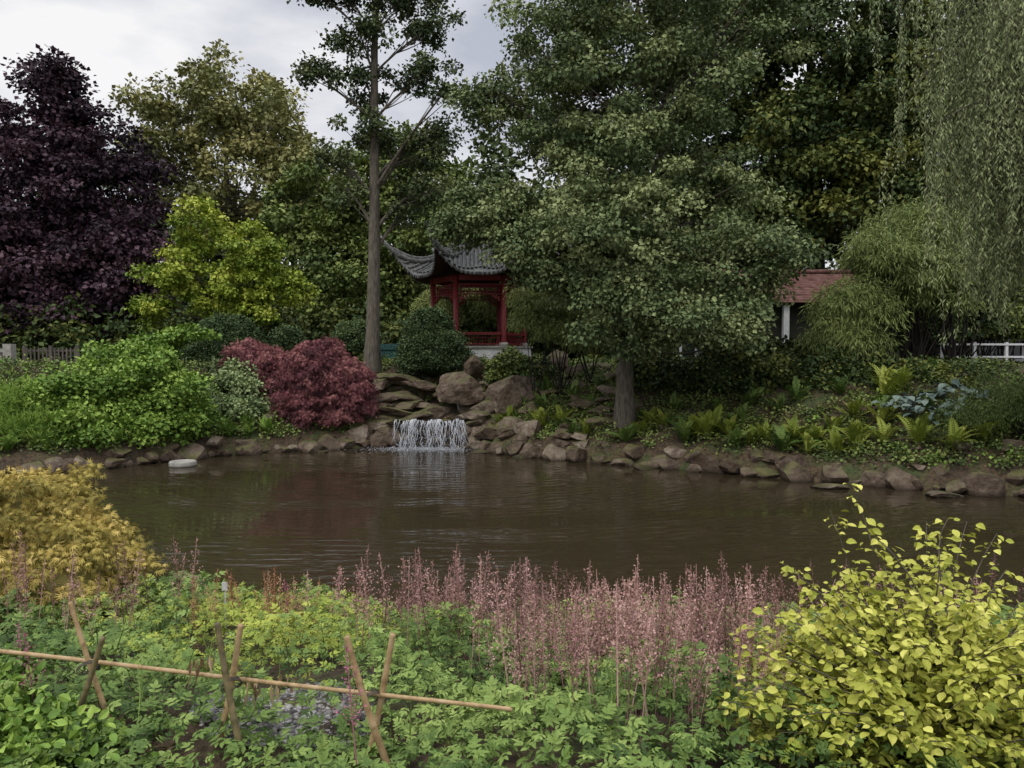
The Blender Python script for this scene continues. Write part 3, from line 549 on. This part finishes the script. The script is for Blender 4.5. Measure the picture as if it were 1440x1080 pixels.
def roofp(sec,s,t,dz=0):
    hw=Rc*t*.5; u=np.clip(np.abs(s)/max(hw,1e-3),0,1)
    ap=Rc*t*math.cos(math.pi/6); lift=1.05*(u**3.6)*(t**4); ext=1+.17*(u**4)*(t**4)
    z=ZE+H*(1-t)**1.5+lift; an=sec*math.pi/3+math.pi/6+ROT
    x=ap*ext; y=s*ext
    return [x*math.cos(an)-y*math.sin(an),x*math.sin(an)+y*math.cos(an),z+dz]
A=Acc();B=Acc();Cc=Acc()
for sec in range(6):
    ts=np.linspace(.02,1,16); us=np.linspace(-1,1,25)
    A.grid(np.array([[roofp(sec,u*Rc*t*.5,t) for u in us] for t in ts]))
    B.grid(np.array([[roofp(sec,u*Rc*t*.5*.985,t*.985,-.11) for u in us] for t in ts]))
    A.grid(np.array([[roofp(sec,u*Rc*.5*f,f2,dz) for u in us] for f,f2,dz in ((1,1,-.005),(.985,.985,-.11))]))
    hw=Rc*.5
    for s in np.arange(-hw+.06,hw-.02,.17):
        t0=min(.97,abs(s)/hw+.03); tt=np.linspace(t0,1.02,10)
        p=np.array([roofp(sec,s,t,.03) for t in tt]); 
        A.tube(p,np.full(10,.06),7,cap=True)
        pe=np.array(roofp(sec,s+.085,1.005,-.06)); an=sec*math.pi/3+math.pi/6+ROT; A.box(pe,(.012,.05,.07),an)
    p=np.array([roofp(sec,Rc*t*.5,t,.1) for t in np.linspace(.03,1,16)])
    out=p[-1]-p[-2]; out[2]=abs(out[2]); 
    p=np.vstack([p,p[-1]+out*.9+arr(0,0,.13),p[-1]+out*1.5+arr(0,0,.35)]); rr=np.concatenate([np.full(14,.12),[.12,.11,.09,.04]])
    Cc.tube(p,rr,8,cap=True); Cc.tube(p[:16]+arr(0,0,.13),.07,6)
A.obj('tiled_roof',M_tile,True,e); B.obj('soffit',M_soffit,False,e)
lathe(Cc,[(.3,-.1),(.32,.1),(.2,.2),(.26,.4),(.3,.55),(.22,.72),(.1,.85),(.03,.9),(0,.92)],16,(0,0,ZE+H-.15))
Cc.obj('ridges_and_finial',M_tile,True,e)

# ------------------------------------------------------------------ bungalow behind the trees
e=empty('bungalow',(17,33,2.4)); A=Acc(); A.box((0,0,1.2),(9.5,2.6,1.5)); A.obj('walls',M_dwall,False,e)
A=Acc(); xr=np.linspace(-8,10.2,60)
for sg in (-1,1):
    rows=[]
    for j,t in enumerate(np.linspace(0,1,13)):
        y=sg*(3.2*(1-t)); z=2.7+1.5*t
        rows.append(np.stack([xr,np.full(60,y),np.full(60,z)+(.0)],1))
        if j<12: rows.append(np.stack([xr,np.full(60,sg*(3.2*(1-t-.077))),np.full(60,2.7+1.5*(t+.077)-.035)],1))
    A.grid(np.array(rows))
A.tube([[x,0,4.25] for x in np.linspace(-8,10.2,9)],.1,8,cap=True)
for sg,xx in((-1,-7.8),(1,10)): A.add([[xx,-3,2.7],[xx,3,2.7],[xx,0,4.1]],[0,1,2],[3])
A.box((-8.8,0,2.75),(1,2.9,.05))
A.obj('roof',M_rtile,False,e)
A=Acc(); A.box((5,-3.2,2.64),(4.6,.04,.05))
G=Acc()
for xc in (-9.3,2.6,4.9,8):
    A.box((xc,-2.66,.42),(.95,.07,.05)); A.box((xc,-2.66,1.75),(.95,.05,.05))
    for dx in (-.92,-.3,.3,.92): A.box((xc+dx,-2.66,1.08),(.045,.05,.62))
    G.box((xc,-2.63,1.08),(.9,.02,.6))
for xc in (-6.1,): A.box((xc,-2.9,.9),(.11,.11,1.7))
A.obj('white_trim',M_whitep,False,e); G.obj('windows',M_glass,False,e)
A=Acc()
for x in np.arange(16.2,21.5,1.2): A.box((x,28.4,3.0),(.05,.05,.5))
for z in (2.95,3.42): A.box((18.7,28.36,z),(2.7,.03,.035))
A.obj('white_railing',M_whitep)

# ------------------------------------------------------------------ fences on left terrace
A=Acc(); 
for x in np.arange(-19.5,-12.9,1.05): A.box((x,30.2,2.9),(.06,.06,.5)); 
for z in (2.75,3.2): A.box((-16.3,30.2,z),(3.25,.025,.04))
for x in np.arange(-19.4,-13,.16): A.box((x,30.16,2.95),(.03,.012,.36))
A.obj('wooden_fence',M_wood)
A=Acc()
A.box((-22,29.2,3.2),(2.6,.14,.07)); A.box((-22,29.2,2.45),(2.6,.16,.08))
for x in np.arange(-24.4,-19.4,.42): lathe(A,[(.09,2.5),(.05,2.6),(.09,2.8),(.05,3.0),(.08,3.13)],10,(x,29.2,0))
A.box((-19.45,29.2,2.9),(.16,.16,.55)); A.obj('stone_balustrade',M_stone)
A=Acc(); A.box((-20,27.6,2.5),(7,1.3,.06)); A.obj('terrace_path',M_stone)
A=Acc(); 
for x in np.arange(-5.6,-3.7,.3): A.box((x,32.2,3.1),(.14,.02,.4))
A.box((-4.7,32.16,3.3),(1.1,.02,.05)); A.box((-4.7,32.16,2.8),(1.1,.02,.05)); A.obj('teal_fence_panel',noisy('teal_paint',(.03,.09,.085),(.05,.13,.12),scale=5))

# ------------------------------------------------------------------ near bank planting
def pn(x,y,s=1.,o=0): return np.sin(x*1.7*s+o)*np.cos(y*1.9*s+o*2)+.5*np.sin(x*3.7*s+y*2.9*s+o)
def gravelmask(x,y): return ((x+1.12)/.34)**2+((y-3.68)/.34)**2<1+.5*np.sin(x*17)
n=68000; x=rng.uniform(-7.5,6.5,n); y=2.2+5.6*rng.random(n)**1.1
k=(np.abs(x)<.74*y+.6)&(sdf(x,y)>-.15)&(~gravelmask(x,y)|(rng.random(n)<.35)); x=x[k];y=y[k];n=len(x)
H=.27+.1*pn(x,y,1.)+.08*pn(x,y,2.7,1); H=np.clip(H,.1,.55)*(.5+.5*smooth(2.9,4.4,y+.35*np.maximum(x,0)))
h=H*np.sqrt(rng.uniform(.05,1,n)); z=gz(x,y)
ye=(smooth(-2.9,-2.0,x)*smooth(-.6,-1.2,x)*smooth(4.2,5,y)*smooth(7.5,6.5,y))+.5*smooth(.5,1.2,pn(x,y,.8,3))
ye=rng.random(n)<ye
dd=rand_dirs(n)*arr(1,1,.35)+arr(0,0,.05); nn=rand_dirs(n)*.6+arr(0,-.15,1)
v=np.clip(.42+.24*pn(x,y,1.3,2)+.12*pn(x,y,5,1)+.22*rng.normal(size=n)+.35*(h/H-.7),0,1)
P=np.stack([x,y,z+h],1); S=rng.uniform(.05,.12,n)*(.85+.25*smooth(4,6.5,y))
nr=y<3.7
A=Acc()
for q,t_ in ((~ye&nr,COMP),(~ye&~nr,COMPL)): A.inst(t_,P[q],frames(dd[q],nn[q]),S[q],v[q])
A.obj('astilbe_foliage_bed',F_bed)
A=Acc(); A.inst(COMPL,P[ye],frames(dd[ye],nn[ye]),S[ye]*.85,v[ye]); A.obj('chartreuse_ground_cover',F_bedy)
A=Acc(); n=700; x=rng.uniform(-5,4,n); y=rng.uniform(3.2,6.8,n); k=(np.abs(x)<.74*y+.4); x=x[k];y=y[k];n=len(x)
A.inst(NARROW,np.stack([x,y,gz(x,y)+.05],1),frames(rand_dirs(n)*.35+arr(0,0,1),rand_dirs(n)),np.stack([np.full(n,.05),rng.uniform(.2,.42,n),np.full(n,.3)],1),rng.random(n)); A.obj('grass_blades',F_bed)
shrub('leafy_perennial_clump',[(-2.1,3.0,1.27),(-1.6,2.7,1.22),(-2.9,3.5,1.3)],[(.5,.4,.22),(.35,.3,.14),(.6,.5,.25)],90,.12,46,.05,LEAFN,F_green,inner=.3,tone=-.05,cv=.8)
def plume(nb=26,full=1.,t0=.42):
    P=[]
    r_=random.Random(nb)
    P.append((arr((.006,0,0),(-.003,.005,0),(-.003,-.005,0),(.003,0,1),(-.002,.002,1),(-.002,-.002,1)),[[0,1,4,3],[1,2,5,4],[2,0,3,5]]))
    for i in range(nb):
        t=t0+(.98-t0)*i/nb; L=(.12*(1-(i/nb))**.8+.014)*full*r_.uniform(.5,1.25); a=i*2.4+r_.uniform(-.4,.4)
        m=max(2,int(L/.011))
        for j in range(m):
            f=(j+.6)/m; q=arr(math.cos(a)*L*f,math.sin(a)*L*f,t+L*f*.9)+np.array([r_.uniform(-.007,.007) for _ in range(3)])
            s=.021*r_.uniform(.6,1.3)
            d=nrm(np.array([r_.gauss(0,1) for _ in range(3)])+arr(math.cos(a)*.6,math.sin(a)*.6,1.)); nnv=np.array([r_.gauss(0,1) for _ in range(3)])
            R=frames(d[None],nnv[None])[0]; V=(LEAFW[0]*arr(s*.8,s,s))@R.T+q
            P.append((V,[[0,1,2,3]]))
    return combine(P)
PL=[plume(28,.95),plume(20,.65,.5),plume(36,1.15,.4),plume(30,.85,.5),plume(18,.5,.55)]
def plumes(name,x,y,hmin,hmax,mat,lean=.1):
    A=Acc(); n=len(x); z=gz(x,y); idx=rng.integers(0,5,n)
    d=rng.normal(size=(n,3))*lean+arr(0,0,1); S=rng.uniform(hmin,hmax,n)
    up=nrm(d); xx=nrm(np.cross(up,rand_dirs(n))); yy=np.cross(up,xx); R=np.stack([xx,yy,up],-1); v=np.clip(.5+.3*rng.normal(size=n),0,1)
    for k in range(5):
        q=idx==k
        if q.sum(): A.inst(PL[k],np.stack([x,y,z],1)[q],R[q],S[q],v[q])
    A.obj(name,mat)
def clusters(cs,per,sp):
    o=[np.stack([rng.normal(cx,sp,per),rng.normal(cy,sp*.8,per)],1) for cx,cy in cs]; o=np.concatenate(o); return o[:,0],o[:,1]
x1=rng.uniform(-.95,1.8,150); y1=rng.uniform(4.3,6.1,150)
x2,y2=clusters([(-.45,5.6),(-.3,5.4),(.1,5.2),(.55,4.9),(.8,4.7),(1.2,4.9),(1.5,5.)],13,.14)
x3,y3=clusters([(-1.25,5.6),(-1.35,5.5)],5,.12); x4=rng.uniform(.0,1.3,80); y4=rng.uniform(3.2,4.6,80)
x5=rng.uniform(-4.4,-2.6,36);y5=rng.uniform(5.2,6.2,36); x6=rng.uniform(1.4,3.4,46); y6=rng.uniform(4.6,6.,46)
plumes('astilbe_plumes',np.concatenate([x1,x2,x3,x4,x5,x6]),np.concatenate([y1,y2,y3,y4,y5,y6]),.45,.86,F_plume)
x,y=clusters([(-2.05,5.3),(-1.75,5.4),(-1.5,5.2)],9,.1); plumes('orange_astilbe_plumes',x,y,.4,.62,foliage('astilbe_plume_orange',(.15,.06,.03),(.32,.16,.09),(.44,.28,.19)))
x=arr(-2.62,-2.3,-2.75,-1.42,.35,-.6,.3,-1.5);y=arr(4,3.6,4.1,5,3.9,2.9,3.8,5.1); plumes('pink_astilbe_plumes',x,y,.45,.62,F_plumep)
A=Acc(); A.box((-2.08,5.4,1.33),(.02,.004,.03)); A.box((-2.08,5.407,1.05),(.005,.003,.28)); A.obj('plant_label',M_whitep)

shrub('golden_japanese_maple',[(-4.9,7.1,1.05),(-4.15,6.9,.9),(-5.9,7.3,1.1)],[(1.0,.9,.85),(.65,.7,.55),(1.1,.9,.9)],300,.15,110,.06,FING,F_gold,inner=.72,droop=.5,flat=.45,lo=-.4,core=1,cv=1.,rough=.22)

# yellow-leaved shrub
e=empty('yellow_leaved_shrub',(1.9,3.4,1.2)); o=np.array(e.location); W=Acc();Fo=Acc()
ends=[(-.28,.2,1.2),(-.2,.1,.95),(.2,.2,1.02),(.1,.1,.9),(.42,.1,.8),(-.5,.1,.72),(.6,.0,.7),(.0,.3,.82),(-.05,-.1,.7),(.35,.3,.98),(-.75,0,.62),(-.82,-.1,.5),(.15,.3,.98),(.8,.1,.62),(-.35,.25,1.05),(.5,.3,.92),(-.6,.2,.8)]
for i in range(330):
    if i<len(ends): en=np.array(ends[i])
    else:
        a=rng.uniform(0,6.28); r=rng.uniform(.1,1.)**.7*.98; en=arr(math.cos(a)*r,math.sin(a)*r*.8,(.76-.5*r*r)*rng.uniform(.2,1.15))
    s=np.linspace(0,1,9)[:,None]; st=arr(*(rng.normal(size=2)*.1),-.05); md=arr(en[0]*.45,en[1]*.45,en[2]*.75)+rng.normal(size=3)*.07
    p=(1-s)**2*st+2*s*(1-s)*md+s*s*en; W.tube(p,.0065*(1-.75*s[:,0]),5)
    L=np.linalg.norm(np.diff(p,axis=0),axis=1).sum(); n=int(L*56); t=rng.uniform(.3,1,n) if i>=len(ends) else rng.uniform(.15,1,n)
    P=np.stack([np.interp(t,s[:,0],p[:,k]) for k in range(3)],1)
    a=rng.uniform(0,6.28,n); side=np.stack([np.cos(a),np.sin(a),rng.uniform(-.5,.4,n)],1); P=P+side*rng.uniform(0,.06,n)[:,None]
    S_=rng.uniform(.028,.075,n)*(1-.3*t); cvr=rng.uniform(-.12,.12)
    Fo.inst(LEAFN,P,frames(side+arr(0,0,-.2),rand_dirs(n)*.7+arr(0,-.2,1)),np.stack([S_*1.2,S_,S_*rng.uniform(.6,2.2,n)],1),np.clip(.35+cvr+.25*rng.normal(size=n)+.25*t*np.clip(P[:,2]/.7,0,1),0,1))
W.obj('stems',M_bark,True,e); Fo.obj('leaves',F_yellow,False,e)

A=Acc(); n=2200; a=rng.uniform(0,6.28,n); r=np.sqrt(rng.random(n))*1.15; x=-1.12+np.cos(a)*r*.38; y=3.7+np.sin(a)*r*.42
PB=(ico(1)[0]*arr(1,1,.6),ico(1)[1]); A.inst(PB,np.stack([x,y,gz(x,y)+.004],1),rotz(rng.uniform(0,6,n)),np.stack([rng.uniform(.008,.02,n)]*3,1)*rng.uniform(.7,1.3,(n,3)),rng.random(n))
A.obj('gravel_patch',foliage('gravel',(.06,.055,.055),(.16,.15,.145),(.32,.31,.29),tr=0),True)

# ------------------------------------------------------------------ bamboo cane fence
e=empty('bamboo_cane_fence',(-1.2,3.2,1.2)); o=np.array(e.location)
def cane(A,a,b,r,m=0,seg=.17):
    a=np.array(a,float)-o;b=np.array(b,float)-o; L=np.linalg.norm(b-a); pts=[];rad=[]; nk=max(2,int(L/seg)); bow=rng.normal(size=3)*.008
    for i in range(nk):
        t0=i/nk
        for f,rr in ((0,1.0),(.04,1.18),(.08,.97),(.5,.94),(.93,.98)):
            t=t0+f/nk; pts.append(a+(b-a)*t+arr(0,0,1)*.006*math.sin(t*7)+bow*math.sin(t*3.14)); rad.append(r*rr*(1-.2*t))
    pts.append(b);rad.append(r*.8); A.tube(pts,rad,10,cap=True,m=m)
A=Acc()
cane(A,(-3.4,3.72,1.595),(.0,3.0,1.565),.0115)
cane(A,(-1.08,3.12,1.05),(-1.26,3.18,1.86),.0165,1); cane(A,(-1.36,3.26,1.02),(-1.18,3.24,1.83),.0165)
cane(A,(-.44,3.05,1.1),(-.68,3.05,1.85),.0165); cane(A,(-.66,3.14,1.05),(-.50,3.13,1.83),.0165)
cane(A,(-1.78,3.4,1.1),(-2.03,3.42,1.87),.014); cane(A,(-2.05,3.34,1.1),(-1.83,3.33,1.74),.015,1)
A.obj('canes',[M_bamboo,M_bamboog],True,e)
A=Acc()
for c in [(-1.215,3.22,1.575),(-.585,3.1,1.57),(-1.92,3.37,1.585)]:
    for j in range(4):
        t=np.linspace(0,2*math.pi,14); p=np.array(c)-o+np.stack([.028*np.cos(t)+(j-1.5)*.004,.045*np.cos(t+.3*j),.03*np.sin(t)],1); A.tube(p,.0022,4)
A.obj('twine_ties',M_wood,True,e)
A=Acc()
for c in [(-1.36,3.24,1.69),(-1.0,3.35,1.54),(-1.16,3.35,1.52)]:
    n=9; d=rand_dirs(n)*.35+arr(0,0,-1); A.inst(NARROW,np.array(c)+rng.normal(size=(n,3))*arr(.03,.03,.02),frames(d,rand_dirs(n)),np.stack([np.full(n,.12),rng.uniform(.05,.11,n),np.full(n,.1)],1),rng.random(n))
A.obj('withered_leaves',F_dry)

# ------------------------------------------------------------------ sky, sun, camera
w=bpy.data.worlds.new('World'); scene.world=w; w.use_nodes=True; nt=w.node_tree; nt.nodes.clear()
out=nt.nodes.new('ShaderNodeOutputWorld'); bg=nt.nodes.new('ShaderNodeBackground'); bg.inputs[1].default_value=.1
sky=nt.nodes.new('ShaderNodeTexSky'); sky.sky_type='NISHITA'; sky.sun_disc=False; sky.sun_elevation=math.radians(52); sky.sun_rotation=math.radians(215)
tc=nt.nodes.new('ShaderNodeTexCoord'); mp=nt.nodes.new('ShaderNodeMapping'); mp.inputs['Scale'].default_value=(1,1,2.6); nt.links.new(tc.outputs['Generated'],mp.inputs[0])
n=nt.nodes.new('ShaderNodeTexNoise'); n.inputs['Scale'].default_value=2.8; n.inputs['Detail'].default_value=7; n.inputs['Roughness'].default_value=.52; nt.links.new(mp.outputs[0],n.inputs['Vector'])
r=ramp(nt,[(.36,(5.1,5.4,6.2)),(.5,(7.5,7.6,8.1)),(.62,(10,9.9,9.9))],n.outputs['Fac'])
# an overcast sky is about three times brighter overhead than at the horizon
sz=nt.nodes.new('ShaderNodeSeparateXYZ'); nt.links.new(tc.outputs['Generated'],sz.inputs[0])
zr=nt.nodes.new('ShaderNodeMapRange'); zr.inputs[1].default_value=.42; zr.inputs[2].default_value=.95; zr.inputs[3].default_value=1; zr.inputs[4].default_value=2.6; nt.links.new(sz.outputs[2],zr.inputs[0])
vm=nt.nodes.new('ShaderNodeVectorMath'); vm.operation='SCALE'; nt.links.new(r.outputs[0],vm.inputs[0]); nt.links.new(zr.outputs[0],vm.inputs['Scale'])
mx=nt.nodes.new('ShaderNodeMix'); mx.data_type='RGBA'; mx.inputs[0].default_value=.92
nt.links.new(sky.outputs[0],mx.inputs[6]); nt.links.new(vm.outputs[0],mx.inputs[7]); nt.links.new(mx.outputs[2],bg.inputs[0]); nt.links.new(bg.outputs[0],out.inputs[0])
sd=bpy.data.lights.new('sun','SUN'); sd.energy=1.2; sd.angle=math.radians(15); sd.color=(1,.96,.9); so=bpy.data.objects.new('sun',sd); scene.collection.objects.link(so)
so.rotation_euler=Vector((.45,.6,-1.0)).to_track_quat('-Z','Y').to_euler()
cd=bpy.data.cameras.new('camera'); cd.lens=26.5; cd.sensor_width=36; cd.clip_end=2000; cd.clip_start=.05
co=bpy.data.objects.new('camera',cd); scene.collection.objects.link(co); co.location=(0,0,3); co.rotation_euler=(math.radians(90-2.16),0,0); scene.camera=co
print('VERTS',sum(len(o.data.vertices) for o in bpy.data.objects if o.type=='MESH'))
